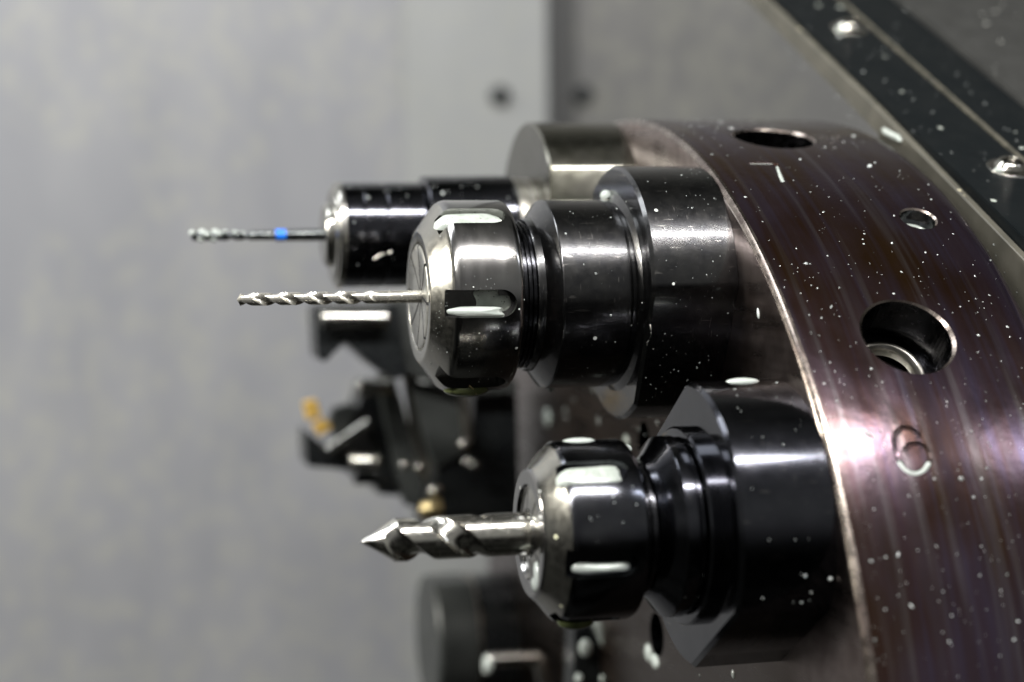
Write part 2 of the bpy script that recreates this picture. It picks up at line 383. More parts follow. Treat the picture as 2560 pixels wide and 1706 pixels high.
# ------------------------------------------------------------------ turret
tur = empty("tool_turret"); tag(tur, "brown round lathe turret with bored rim, numbered 7 and 6", "turret")
prof = [(0, 0), (0, 60), (0, 120), (0, 186.9), (.25, 187.6), (1.1, 188.4), (1.8, RT), (30, RT), (59, RT), (61.5, 188.1), (63.5, 187), (64.8, 185.2), (65.2, 183), (65.2, 100), (65.2, 0)]
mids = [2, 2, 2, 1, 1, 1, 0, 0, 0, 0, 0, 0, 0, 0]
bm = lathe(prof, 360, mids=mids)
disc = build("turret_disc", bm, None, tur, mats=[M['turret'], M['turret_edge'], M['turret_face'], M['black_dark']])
cut = bmesh.new()
def digit_tube(pts, r, up=.25):
    """groove cutter along (x, phi) points on the rim"""
    P = [rim(x, p, RT+up) for x, p in pts]
    rings = []
    for i, p in enumerate(P):
        t = (P[min(i+1, len(P)-1)]-P[max(i-1, 0)]).normalized(); n = p.copy(); n.x = 0; n.normalize(); s = t.cross(n).normalized()
        rings.append([cut.verts.new(p+s*(r*math.cos(2*math.pi*k/10))+n*(r*math.sin(2*math.pi*k/10))) for k in range(10)])
    for a, b in zip(rings, rings[1:]):
        for k in range(10): cut.faces.new((a[k], b[k], b[(k+1) % 10], a[(k+1) % 10]))
    cut.faces.new(rings[0]); cut.faces.new(rings[-1][::-1])
seven = [(13.4, 65.15), (16, 65.15), (18, 65.15), (20.0, 65.15), (20.7, 65.0), (20.7, 64.5), (20.0, 63.6), (19.2, 62.5), (18.6, 61.4)]
six = [(23.8, 33.65), (22.7, 34.2), (20.8, 34.45), (18.8, 34.2), (17.4, 33.6), (16.8, 32.8), (17.0, 31.9), (18.2, 31.2), (20.2, 30.95), (22.4, 31.15), (24.2, 31.7), (24.9, 32.3), (24.1, 32.9), (22.2, 33.15), (20.2, 33.0), (18.7, 32.5)]
def smooth_path(pts, n=4):
    out = []
    for i in range(len(pts)-1):
        p0, p1, p2, p3 = (Vector(pts[max(0, min(len(pts)-1, i+d))]) for d in (-1, 0, 1, 2))
        for k in range(n):
            t = k/n; out.append(tuple(.5*((2*p1)+(p2-p0)*t+(2*p0-5*p1+4*p2-p3)*t*t+(3*p1-p0-3*p2+p3)*t**3)))
    out.append(pts[-1]); return out
digit_tube(seven, .8, .35)
digit_tube(smooth_path(six), .8, .3)
BIG = [(29.6, 42.3), (29.6, 72.3), (29.6, 12.3)]
SMALL = [(49, 55.5), (49, 85.5), (49, 25.5)]
for x, p in BIG:
    lathe([(-24, 0), (-24, 8.5), (-15, 8.5), (-15, 11.2), (-.75, 11.2), (0, 12.0), (6, 18), (6, 0)], 64, bm=cut, mtx=axis_mtx(rim(x, p), radial(p)))
for x, p in SMALL:
    lathe([(-9, 0), (-9, 4.6), (-.5, 4.6), (0, 5.1), (3, 8), (3, 0)], 48, bm=cut, mtx=axis_mtx(rim(x, p), radial(p)))
for y, z, r in ((-27.2, 91.6, 5.5), (-37.7, 34.9, 6.5), (30, 60, 6), (79, 30, 5)):
    lathe([(-3, 0), (-3, r+3), (0, r), (12, r), (12, 0)], 32, bm=cut, mtx=Matrix.Translation((0, y, z)))
for f in cut.faces:
    c = f.calc_center_median(); r = math.hypot(c.y, c.z); dg = r > RT-1.3 and 12 < c.x < 27 and all((c-rim(hx, hp)).length > 14 for hx, hp in BIG); f.material_index = 0 if dg else 1 if (r > RT-.9 or abs(c.x) < .1) else 3
boolean_cut(disc, cut)
lathe_normals(disc, prof)
for x, p in BIG[:2]:
    bm = lathe(fillet([(-20.5, 9.2), (-13.2, 9.2), (-13.2, 8.1), (-14.4, 7.3), (-16.5, 7.3)], .4), 64, mtx=axis_mtx(rim(x, p), radial(p)))
    build("port_ring", bm, M['dull_steel'], tur)
    bm = lathe(fillet([(-19, 0), (-17.0, 0.0), (-17.0, 4.2), (-18.2, 5.4), (-18.2, 7.6), (-20, 7.6)], .4), 48, mtx=axis_mtx(rim(x, p), radial(p)))
    build("port_plug", bm, M['silver'], tur)
for x, p in SMALL[:2]:
    bm = lathe(fillet([(-6.0, 0), (-6.0, 1.6), (-4.4, 2.0), (-4.4, 3.1), (-5.2, 3.4), (-5.0, 4.4), (-8, 4.4)], .35), 32, mtx=axis_mtx(rim(x, p), radial(p)))
    build("set_screw", bm, M['screw'], tur)

# ------------------------------------------------------------------ collet holders
def flange_bm(R0, ph, x0, x1, half=30, ch=.9, bm=None):
    out = []
    for s in (0, 180):
        a0, a1 = s-(90-half), s+(90-half)      # arcs centred on the radial directions
        out += [((a0+(a1-a0)*k/40)) for k in range(41)]
    pts = []
    for a in out:   # angle measured from radial direction
        th = R(ph+a); pts.append((-R0*math.cos(th), R0*math.sin(th)))
    return prism(pts, x0, x1, ch, bm)
def nut_slots(cut, angs, xend, wdt, rfloor, rout=40, xf=-95, flare=0):
    for a in angs:
        hw = wdt/2; pts = [(xf, -hw), (xend-hw*1.15, -hw)]
        for k in range(1, 16):
            t = -math.pi/2+math.pi*k/16; pts.append((xend-hw*1.15+hw*1.15*math.cos(t), hw*math.sin(t)))
        pts += [(xend-hw*1.15, hw), (xf, hw)]
        n = Vector((0, -math.cos(R(a)), math.sin(R(a)))); t = Vector((0, math.sin(R(a)), math.cos(R(a))))
        lo = [cut.verts.new(Vector((x, 0, 0))+t*b+n*rfloor) for x, b in pts]
        hi = [cut.verts.new(Vector((x, 0, 0))+t*b*1.04+n*rout) for x, b in pts]
        for i in range(len(pts)):
            j = (i+1) % len(pts); cut.faces.new((lo[i], lo[j], hi[j], hi[i]))
        cut.faces.new(lo); cut.faces.new(hi)
def collet_bm(r0, r1, x, nsl, gap, rot, dish=.6, depth=5):
    bm = bmesh.new()
    for k in range(nsl):
        a0, a1 = 2*math.pi*k/nsl+rot, 2*math.pi*(k+1)/nsl+rot; n = 12; rows = []
        for rr, xx in ((r0, x+dish), (r0+.5, x+dish-.1), (r1*.55, x+dish*.6), (r1-.5, x), (r1, x+.35), (r1, x+depth)):
            da = gap/2/rr; rows.append([bm.verts.new((xx, -rr*math.cos(a0+da+(a1-a0-2*da)*i/n), rr*math.sin(a0+da+(a1-a0-2*da)*i/n))) for i in range(n+1)])
        rows.append([bm.verts.new((x+depth, v.co.y, v.co.z)) for v in rows[0]])
        for a, b in zip(rows, rows[1:]):
            for i in range(n): bm.faces.new((a[i], b[i], b[i+1], a[i+1]))
        for i in (0, n):
            bm.faces.new([rw[i] for rw in rows]).material_index = 1
    return bm
def twist_bm(Rr, x_tip, x_flute, x_end, pitch, ang0, tipang, web=.32, land=.33, margin=0., pw=.8, na=56, nx=220, lead=1):
    bm = bmesh.new(); rings = []; xs = []
    L = x_end-x_tip
    for i in range(nx+1):
        u = i/nx; xs.append(x_tip+.02+(x_flute+3-x_tip)*u)
    x0_ = xs[-1]; xs += [x0_+(x_end-x0_)*(i+1)/12 for i in range(12)]
    tt = math.tan(R(tipang))
    for x in xs:
        s = x-x_tip; sw = min(s, x0_-x_tip); f = 1 - max(0, min(1, (x-(x_flute-4))/5.5)); f = f*f*(3-2*f); ring = []
        for k in range(na):
            a = 2*math.pi*k/na; b = (a % math.pi)/math.pi
            if b < land: r = Rr*(1-margin*(b > .1))
            else:
                q = (b-land)/(1-land); dp = math.sin(math.pi*q**.72)**pw
                r = Rr*(1-(1-web)*dp*f)
            r = min(r, s*tt*(.92+.16*(b if b < .5 else 1-b)))
            th = a+ang0-2*math.pi*sw/pitch*lead
            ring.append(bm.verts.new((x, -r*math.cos(th), r*math.sin(th))))
        rings.append(ring)
    for a, b in zip(rings, rings[1:]):
        for k in range(na): bm.faces.new((a[k], b[k], b[(k+1) % na], a[(k+1) % na]))
    bm.faces.new(rings[0]); bm.faces.new(rings[-1])
    return bm
def pool_bm(a_deg, x0, x1, b0, b1, r, dome, wob=.25, seed=0, nx=34, nb=12):
    """liquid lying in a milled slot: outline in axial x / tangential b, slightly domed"""
    rnd = random.Random(seed); n = Vector((0, -math.cos(R(a_deg)), math.sin(R(a_deg)))); t = Vector((0, math.sin(R(a_deg)), math.cos(R(a_deg))))
    bm = bmesh.new(); cx, cb = (x0+x1)/2, (b0+b1)/2; hx, hb = (x1-x0)/2, (b1-b0)/2; na = 48; rings = []
    ph = [rnd.uniform(0, 6.28) for _ in range(4)]
    for k in range(8):
        q = k/7; ring = []
        for i in range(na):
            th = 2*math.pi*i/na; c, s = math.cos(th), math.sin(th)
            e = .62; px = math.copysign(abs(c)**e, c); pb = math.copysign(abs(s)**e, s)
            wv = 1+wob*.12*(math.sin(2*th+ph[0])+math.sin(3*th+ph[1])+.6*math.sin(5*th+ph[2]))
            h = dome*(1-q*q) if k < 7 else -1.2
            ring.append(bm.verts.new(Vector((cx+hx*px*q*wv, 0, 0))+t*(cb+hb*pb*q*wv)+n*(r+h)) if q > 0 else None)
        if k == 0: c0 = bm.verts.new(Vector((cx, 0, 0))+t*cb+n*(r+dome)); rings.append(c0)
        else: rings.append(ring)
    for i in range(na):
        j = (i+1) % na; bm.faces.new((rings[0], rings[1][i], rings[1][j]))
    for a, b in zip(rings[1:], rings[2:]):
        for i in range(na): bm.faces.new((a[i], b[i], b[(i+1) % na], a[(i+1) % na]))
    return bm

# --- station 7
c7 = station(7); h7 = empty("collet_holder", c7); tag(h7, "black tool holder with large steel collet nut gripping the slim twist drill", "tool holder")
build("flange", flange_bm(34, PH6+30, -22.8, -.05), M['black'], h7)
build("body", lathe(fillet([(-48.5, 0), (-48.5, 20.0), (-47.6, 20.4), (-46.6, 20.4), (-43.2, 25.1), (-25.4, 25.1), (-24.8, 24.6), (-24.0, 24.6), (-22.75, 26.6), (-22.7, 0)], 0, only={4: .5, 5: .3}), 160), M['black'], h7)
pr = [(-54.5, 0)]
x = -54.5
while x < -48.7:
    pr += [(x, 19.6), (x+.45, 19.6), (x+.6, 18.9), (x+1.05, 18.9)]; x += 1.2
pr += [(-48.4, 19.4), (-48.4, 0)]
build("thread", lathe(pr, 128), M['black_dark'], h7)
np7 = [(-53.0, 0), (-75.2, 0), (-75.2, 14.0), (-76.2, 14.4), (-76.3, 17.2), (-75.6, 18.2), (-71.9, 23.4), (-71.2, 24.2), (-70.2, 24.85), (-69.3, 25.1), (-55.0, 25.1), (-54.0, 24.8), (-53.35, 24.1), (-53.0, 23.2), (-53.0, 0)]
np7 = fillet(np7[1:], 0, only={2: .3, 3: .5, 4: .7})
nut7 = build("collet_nut", lathe(np7, 200, mids=[1]*4+[1]*(len(np7))), None, h7, mats=[M['nut'], M['nut_face']])
for p in nut7.data.polygons:
    cx = sum(nut7.data.vertices[v].co.x for v in p.vertices)/len(p.vertices)/MM
    p.material_index = 1 if cx < -71.0 else 0
cut = bmesh.new(); nut_slots(cut, [-3.5+60*k for k in range(6)], -55.6, 6.9, 21.3); boolean_cut(nut7, cut); lathe_normals(nut7, np7)
col7 = build("collet", collet_bm(1.8, 13.6, -76.35, 8, .9, R(38), dish=.9), None, h7, smooth=50, mats=[M['collet'], M['slit']])
build("collet_core", lathe([(-75.3, 0), (-76.05, 13.2), (-75.0, 13.5), (-74, 13.9), (-74, 0)], 64), M['slit'], col7)
d7 = empty("twist_drill", c7); tag(d7, "slim bright twist drill held in the middle collet nut", "drill bit")
build("drill_body", twist_bm(1.66, -123.2, -87.5, -72, 14.9, R(200), 62, web=.40, land=.42, nx=300, na=72), M['hss'], d7, smooth=40)

# --- station 6
c6 = station(6); h6 = empty("collet_holder", c6); tag(h6, "nearest black tool holder with dark collet nut gripping the thick pointed cutter", "tool holder")
build("flange", flange_bm(34, PH6, -22.6, -.05), M['black_gloss'], h6)
build("body", lathe(fillet([(-34.8, 0), (-34.8, 16.0), (-33.2, 17.2), (-30.5, 20.9), (-30.0, 21.35), (-26.7, 21.4), (-26.4, 20.5), (-25.8, 20.5), (-25.5, 23.0), (-25.0, 23.5), (-22.5, 23.5), (-22.5, 0)], 0, only={5: .25, 7: .1}), 144), M['black_gloss'], h6)
pr = [(-39.8, 0)]; x = -39.8
while x < -35.0:
    pr += [(x, 16.2), (x+.6, 16.2), (x+.8, 15.3), (x+1.4, 15.3)]; x += 1.6
pr += [(-34.7, 16.0), (-34.7, 0)]
build("thread", lathe(pr, 112), M['black_dark'], h6)
np6 = [(-61.2, 0), (-61.2, 11.0), (-62.0, 11.4), (-62.1, 14.6), (-61.4, 15.3), (-60.0, 16.6), (-56.9, 20.4), (-56.0, 20.9), (-55.2, 21.1), (-40.2, 21.1), (-39.2, 20.7), (-38.6, 19.8), (-38.3, 18.6), (-38.3, 0)]
np6 = fillet(np6, 0, only={3: .4, 6: .7})
nut6 = build("collet_nut", lathe(np6, 180), None, h6, mats=[M['dark_nut'], M['nut_face'], M['nut']])
for p in nut6.data.polygons:
    cx = sum(nut6.data.vertices[v].co.x for v in p.vertices)/len(p.vertices)/MM
    p.material_index = (1 if cx > -61.6 else 2) if cx < -56.8 else 0
cut = bmesh.new(); nut_slots(cut, [-12+60*k for k in range(6)], -41.9, 6.4, 18.9); boolean_cut(nut6, cut); lathe_normals(nut6, np6)
col6 = build("collet", collet_bm(5.2, 10.6, -61.4, 8, .6, R(10), dish=-.8), None, h6, smooth=50, mats=[M['silver'], M['slit']])
build("collet_core", lathe([(-60.6, 0), (-60.6, 10.5), (-59, 10.5), (-59, 0)], 48), M['slit'], col6)
d6 = empty("spot_drill", c6); tag(d6, "thick pointed steel cutter with wide flutes in the lower collet nut", "milling cutter")
build("cutter_body", twist_bm(4.95, -101.3, -73, -58, 30, R(141), 33, web=.66, land=.45, nx=260, na=120, pw=.45), M['carbide'], d6, smooth=35)

# --- station 8
c8 = station(8); h8 = empty("collet_holder", c8); tag(h8, "rear black slim-nosed tool holder on a silver flange, gripping the blue-banded mill", "tool holder")
build("flange", flange_bm(34.4, PH6+60, -27.0, -.05, ch=.6), M['flange_steel'], h8)
build("neck", lathe(fillet([(-32.5, 0), (-32.5, 17.2), (-29.5, 17.2), (-29.2, 16.2), (-28.6, 16.2), (-28.3, 17.0), (-26.9, 17.0), (-26.9, 0)], .2), 96), M['dull_steel'], h8)
build("body", lathe(fillet([(-60.8, 0), (-60.8, 15.2), (-60.2, 17.9), (-33.5, 18.1), (-32.4, 17.0), (-32.4, 0)], .5), 112), M['black_gloss'], h8)
build("nose", lathe(fillet([(-86.0, 0), (-86.0, 15.9), (-80.4, 16.0), (-80.2, 15.6), (-79.7, 15.6), (-79.5, 16.0), (-73.4, 16.0), (-73.2, 15.6), (-72.6, 15.6), (-72.4, 16), (-61.6, 16.0), (-60.7, 15.2), (-60.7, 0)], .15), 112), M['black_gloss'], h8)
build("end_ring", lathe(fillet([(-88.6, 0), (-88.6, 13.4), (-88.2, 14.4), (-87.7, 14.4), (-87.4, 15.9), (-86.05, 16.2), (-85.4, 16.2), (-85.4, 0)], .2), 112), M['silver'], h8)
build("end_boss", lathe(fillet([(-91.0, 0), (-91.0, 8.6), (-90.2, 9.5), (-88.5, 9.8), (-88.5, 0)], .5), 80), M['silver'], h8)
d8 = empty("end_mill", c8); tag(d8, "small dark end mill with a bright blue band on its shank", "milling cutter")
build("shank", lathe(fillet([(-102.3, 0), (-102.3, 1.75), (-90, 1.8), (-90, 0)], .1), 40), M['carbide_dark'], d8)
build("blue_band", lathe(fillet([(-105.2, 0), (-105.2, 1.78), (-102.2, 1.82), (-102.2, 0)], .1), 40), M['blue'], d8)
build("flutes", twist_bm(1.42, -130.4, -112, -105, 9, R(90), 70, web=.5, land=.35, nx=160), M['carbide_dark'], d8)
bm = bmesh.new()
for q, (x, e, s) in enumerate(((-130.0, 70, .9), (-127.0, 80, 1.15), (-125.6, 20, .9), (-123.2, 80, 1.2), (-122.0, 30, .8), (-120.2, 85, .8), (-117.4, 80, .7), (-115, 60, .6), (-127.5, -60, .9), (-123.6, -70, .9))):
    blob(bm, Vector((x, 0, 0))+radial(e)*1.0, radial(e), (1, 0, 0), s*1.2, s, s*1.0, 10, 4)
o = build("coolant_beads", bm, M['coolant'], None, loc=c8); tag(o, "milky wet beads clinging to the tip of the blue-banded mill", "coolant", kind='stuff')

# ------------------------------------------------------------------ coolant in slots
def pool(name, bm, m, c, label): o = build(name, bm, m, None, loc=c, smooth=60); tag(o, label, "coolant"); return o
pool("coolant_pool", pool_bm(56.5, -73.6, -56.0, -3.5, 3.4, 23.5, .7, .5, 3), M['foam'], c7, "foamy milky coolant filling the upper slot of the large collet nut")
pool("coolant_pool", pool_bm(-3.5, -72.7, -57.4, -3.6, -.9, 22.2, 1.2, .5, 5), M['coolant'], c7, "milky coolant lying along the lower edge of the front slot of the large nut")
pool("coolant_foam", pool_bm(-3.5, -66.6, -56.6, -2.8, 3.6, 21.2, .5, 1.3, 9), M['foam'], c7, "bubbly foam in the front slot of the large collet nut")
pool("coolant_pool", pool_bm(48, -58.6, -42.2, -3.4, 2.6, 19.8, .9, .5, 6), M['foam'], c6, "milky coolant filling the upper slot of the dark collet nut")
pool("coolant_pool", pool_bm(-12, -57.2, -42.6, -3.2, -.1, 18.9, 1.5, .5, 7), M['coolant'], c6, "white coolant streak in the front slot of the dark collet nut")
def drip(name, pts, m, label):
    bm = bmesh.new()
    for p, n, t, a, b, h in pts: blob(bm, p, n, t, a, b, h, 20, 6)
    o = build(name, bm, m); tag(o, label, "coolant")
X = Vector((1, 0, 0))
drip("coolant_drip", [(c7+Vector((-64.5, -4, -24.4)), (0, 0, -1), X, 6.2, 4.5, 2.1)], M['olive_drip'], "olive drip hanging under the large collet nut")
drip("coolant_drip", [(c6+Vector((-52, -4, -20.4)), (0, 0, -1), X, 4.3, 3.6, 1.9)], M['olive_drip'], "olive drip hanging under the dark collet nut")
drip("coolant_drip", [(c7+Vector((-38.3, 8, -23.5)), (0, 0, -1), X, 1.5, 1.5, 3.4)], M['coolant'], "small milky drop hanging under the middle holder body")
drip("coolant_drip", [(c6+Vector((-9.6, -2, 33.8)), (0, 0, 1), X, 4.2, 2.5, 1.0)], M['coolant'], "flat white coolant drop on top of the nearest black flange")
drip("coolant_drip", [(c6+Vector((-49.5, 0, 20.9)), (0, 0, 1), X, 4.0, 2.5, .9)], M['coolant'], "flat white coolant smear on top of the dark collet nut")
drip("coolant_drip", [(c7+Vector((-23.6, 3, 26.2)), (-.5, 0, 1), X, 1.6, 2, 1.6)], M['coolant'], "white coolant drop in the corner between middle body and flange")
drip("coolant_drip", [(c6+Vector((-61.8, -7.5, -8.6)), (-1, 0, 0), (0, .35, 1), 3.2, 1.2, .8), (c6+Vector((-61.9, -6.5, -10.8)), (-1, 0, 0), (0, .35, 1), 1.9, 1.5, 1.1)], M['coolant'], "milky drop on the face of the dark collet nut below the cutter")
drip("coolant_drip", [(c6+Vector((-36.5, 10, 18)), (0, -.2, 1), (0.25, 0, -1), 3.2, 1.4, 1.2)], M['coolant'], "milky streak running behind the dark nut above its thread")
# coolant lying in the engraved digits
bm = bmesh.new()
for (x, p), s in zip(smooth_path(seven[-5:], 3), [0]*3+[.35, .4, .45, .5, .55, .6, .65, .65, .6, .5]):
    if s: blob(bm, rim(x, p, RT-.35), radial(p), (0.2, 0, 1), s*1.3, s, .35, 10, 3)
for k in range(9):
    blob(bm, rim(14.0+k*.72, 65.15, RT-.4), radial(65.15), (1, 0, 0), .7, .42, .22, 10, 3)
o = build("coolant_fill", bm, M['coolant']); tag(o, "milky coolant in the stem of the engraved 7", "coolant")
bm = bmesh.new()
for x, p in smooth_path([(17.1, 31.8), (18.2, 31.2), (20.2, 30.95), (22.4, 31.15), (24.1, 31.65)], 6):
    blob(bm, rim(x, p, RT-.35), radial(p), (1, 0, 0), .7, .55, .3, 10, 3)
o = build("coolant_fill", bm, M['coolant']); tag(o, "milky coolant in the lower bowl of the engraved 6", "coolant")
pool("coolant_fill", lathe([(-5.0, 2.6), (-4.2, 3.4), (-4.6, 4.5), (-6, 4.5)], 32, mtx=axis_mtx(rim(49, 55.5)-Vector((0, 0, .0)), radial(55.5))), M['coolant'], (0, 0, 0), "white coolant ring round the set screw in the small rim hole")

# ------------------------------------------------------------------ droplets and chips everywhere
bm = bmesh.new(); rnd = random.Random(4)
def size(big=1.):
    s = rnd.random(); return (.06+.11*rnd.random() if s < .8 else (.16+.17*rnd.random() if s < .97 else .35+.3*rnd.random()))*big
for i in range(760):
    x = rnd.uniform(2.5, 62); p = rnd.uniform(4, 88) if rnd.random() < .75 else rnd.uniform(18, 50)
    ok = all(((x-hx)**2+((p-hp)*3.29)**2) > 13.5**2 for hx, hp in BIG) and all(((x-hx)**2+((p-hp)*3.29)**2) > 6**2 for hx, hp in SMALL)
    if not ok: continue
    s = size(1.0); e = rnd.uniform(.7, 1.4) if rnd.random() < .85 else rnd.uniform(1.5, 3)
    blob(bm, rim(x, p), radial(p), (rnd.uniform(-1, 1), 0, 1) if e > 1.5 else (1, 0, rnd.uniform(-1, 1)), s*e, s, s*.55, 8, 3)
def on_cyl(c, x0, x1, r, n, e0=-70, e1=80, big=.75, rf=None):
    for _ in range(n):
        x = rnd.uniform(x0, x1); e = rnd.uniform(e0, e1); rr = rf(x) if rf else r; s = size(big)
        blob(bm, c+Vector((x, 0, 0))+radial(e)*rr, radial(e), (rnd.uniform(-.4, .4), 0, 1), s*rnd.uniform(.8, 1.7), s, s*.6, 8, 3)
on_cyl(c7, -21, -1, 34, 60, 2, 75); on_cyl(c7, -42, -27, 25.1, 45, big=.6); on_cyl(c7, -69, -56, 25.1, 26, 5, 46, big=.5); on_cyl(c7, -69, -56, 25.1, 30, -60, -12, big=.55)
on_cyl(c6, -21, -1, 34, 26, -25, 85, big=1.1); on_cyl(c6, -55, -41, 21.1, 10, 0, 36, big=1.1); on_cyl(c6, -30, -26, 21.2, 16, -60, 70)
on_cyl(c8, -85, -62, 16, 40, big=.9); on_cyl(c8, -60, -34, 18, 60, 0, 90, big=.9)
on_cyl(c7, -75.4, -72, 22, 70, -70, 70, .45, rf=lambda x: 18.2+(x+75.6)*1.4)
for _ in range(45):     # on the near flat of the middle flange
    t = Vector((0, -math.sin(R(PH6+30)), -math.cos(R(PH6+30)))); rad = radial(PH6+30)
    blob(bm, c7+Vector((rnd.uniform(-21, -1), 0, 0))+t*29.44+rad*rnd.uniform(-16, 15), t, (rnd.random(), 0, 1), *(lambda s: (s*1.3, s, s*.5))(size(.7)))
for _ in range(70):     # turret face
    p = rnd.uniform(20, 130); r = rnd.uniform(60, 180); s = rnd.choice((.3, .4, .5, .7, .9))
    q = radial(p)*r
    if min((q-station(k)).length for k in (6, 7, 8, 9)) < 36: continue
    blob(bm, q, (-1, 0, 0), (0, .3, 1), s*rnd.uniform(1, 2.2), s, s*.5)
gL = Vector((0, -.8876, -.4606)); gN = Vector((0, -.4606, .8876)); gA = Vector((72, 44, 233.5))
def gp(x, l, n=0): return Vector((x, gA.y, gA.z))+gL*l+gN*n
for _ in range(170):
    x = rnd.uniform(73, 135); s = size(1.3)
    blob(bm, gp(x, rnd.uniform(-40, 220), 0), gN, (1, rnd.uniform(-1, 1), 0), s*rnd.uniform(.8, 1.4), s, s*.6)
for _ in range(70):
    s = size(1.0); l = rnd.uniform(-40, 200)
    blob(bm, gp(70.9, l, rnd.uniform(-14, -6)), (-1, 0, 0), (0, 0, 1), s*1.2, s, s*.6)
o = build("coolant_droplets", bm, M['droplet'], None, smooth=80); tag(o, "fine milky coolant droplets splashed over turret, holders and guard", "coolant", kind='stuff')
# runs and chips
drip("coolant_run", [(gp(70.8, 104+2.6*k, -4.6+.5*k), (-1, 0, 0), gL, 2.6, .9, .8) for k in range(-1, 3)], M['coolant'], "white trickle of coolant on the pale strip of the guard")
bm = bmesh.new()
def curl(p, n, t, L_, r=.16, amp=.8):
    n = Vector(n).normalized(); t = Vector(t).normalized(); s = n.cross(t); prev = None
    for i in range(15):
        u = i/14; q = Vector(p)+t*(u-.5)*L_+s*math.sin(u*5)*amp+n*(.25+.15*math.sin(u*7))
        ring = [bm.verts.new(q+s*(r*math.cos(k*1.5708))+n*(r*math.sin(k*1.5708))) for k in range(4)]
        if prev:
            for k in range(4): bm.faces.new((prev[k], ring[k], ring[(k+1) % 4], prev[(k+1) % 4]))
        prev = ring
curl(c7+Vector((-22.9, -32, -10)), (-1, -.4, 0), (0, 0.2, -1), 5.5, .22, .7)
o = build("metal_chip", bm, M['silver']); tag(o, "tiny curled metal chip on the edge of the middle flange", "chip")
bm = bmesh.new(); curl(c8+Vector((-75, -14.6, -6.2)), (0, -1, -.3), (1, 0, .5), 6, .22, .4)
o = build("metal_chip", bm, M['dull_steel']); tag(o, "short metal chip stuck on the rear black holder nose", "chip")
bm = bmesh.new(); curl(c7+Vector((-63.5, -8.0, -24.0)), (0, -.4, -1), (.6, .2, -.6), 3, .2, .3)
o = build("metal_chip", bm, M['brass']); tag(o, "yellowish metal sliver in the bottom slot of the large nut", "chip")

# ------------------------------------------------------------------ guard upper right
g = empty("way_cover", gp(72, 90)); tag(g, "dark slanted guard with domed screws at the upper right", "machine guard")
go = Vector(g.location)/MM
def gslab(name, x0, x1, l0, l1, n0, n1, m, bev=.3):
    b = boxm(bmesh.new(), (0, 0, 0), (1, 1, 1)); b.free()
    b = bmesh.new(); boxm(b, (x0, l0, n0), (x1, l1, n1), bev=bev)
    for v in b.verts: x, l, n = v.co; v.co = gp(x, l, n)-go
    return build(name, b, m, g)
gslab("cover_plate", 73.3, 97.3, -90, 260, -9, 0, M['guard'])
gslab("seam_strip", 97.6, 99.2, -90, 260, -4, .3, M['guard_seam'], .2)
gslab("cover_plate", 99.5, 119.5, -90, 260, -4, -.2, M['guard'])
gslab("upper_panel", 119.8, 420, -90, 260, -4, 1.2, M['guard_panel'])
# pale front strip: polygon in the plane x = 71..74 that widens down behind the turret
pts = [gp(0, -95, -1.0), gp(0, 90, -1.2), gp(0, 265, -4.6), gp(0, 265, -160), gp(0, 120, -150), gp(0, 104, -30), gp(0, 97, -7.4), gp(0, -95, -7.0)]
build("front_strip", prism([(p.y-go.y, p.z-go.z) for p in pts], 71-go.x, 73.0-go.x, .3), M['wiper'], g)
for x, y, z in ((89, 21, 221), (91, -79, 169)):
    bx = axis_mtx(Vector((x, y, z))-go, gN)
    w_ = build("washer", lathe(fillet([(0, 0), (0, 6.4), (.9, 6.4), (.9, 0)], .25), 40, mtx=bx), M['silver'], g)
    s_ = lathe(fillet([(.8, 0), (.8, 4.6), (1.6, 4.6), (3.1, 3.4), (3.8, 1.9), (3.9, 1.5), (2.8, 1.3), (2.8, 0)], .3), 40, mtx=bx)
    build("screw", s_, M['screw'], g)
    bb = bmesh.new(); blob(bb, Vector((x, y, z))+Vector((-1.6, -1.5, -.6))+gN*1.0, gN, (1, 0, 0), 4.2, 1.6, .8, 14, 4)
    o = build("coolant_drop", bb, M['coolant']); tag(o, {21: "white coolant lying on the washer of the farther guard screw", -79: "white coolant on the washer of the nearer guard screw"}[y], "coolant")

# ------------------------------------------------------------------ holders on the far side of the turret
Fp = 4241.4; S_ = 2560/2353
def unproj(dx, dy, Y):
    px, py = dx*S_, dy*S_; v = vd+vr*((px-1280)/Fp)-vu*((py-853)/Fp); t = (Y-CAM.y)/v.y; return CAM+v*t
def slab_xz(name, pts, Y, th, m, parent, bev=.6):
    """a plate with its own outline in the XZ plane at depth Y, th thick"""
    P = [unproj(a, b, Y) for a, b in pts]; off = parent.location/MM; b = bmesh.new()
    f = [b.verts.new(Vector((p.x, Y, p.z))-off) for p in P]; bk = [b.verts.new(Vector((p.x, Y+th, p.z))-off) for p in P]
    for i in range(len(P)):
        j = (i+1) % len(P); b.faces.new((f[i], f[j], bk[j], bk[i]))
    b.faces.new(f); b.faces.new(bk[::-1])
    if bev: bmesh.ops.bevel(b, geom=list(b.edges), offset=bev, segments=3, affect='EDGES', clamp_overlap=True)
    return build(name, b, m, parent, smooth=40)
def rod_px(name, a, b2, Y, r, m, parent, seg=24):
    p, q = unproj(*a, Y), unproj(*b2, Y); off = parent.location/MM; L_ = (q-p).length
    return build(name, lathe(fillet([(0, 0), (0, r), (L_, r), (L_, 0)], r*.3), seg, mtx=axis_mtx(p-off, q-p)), m, parent)
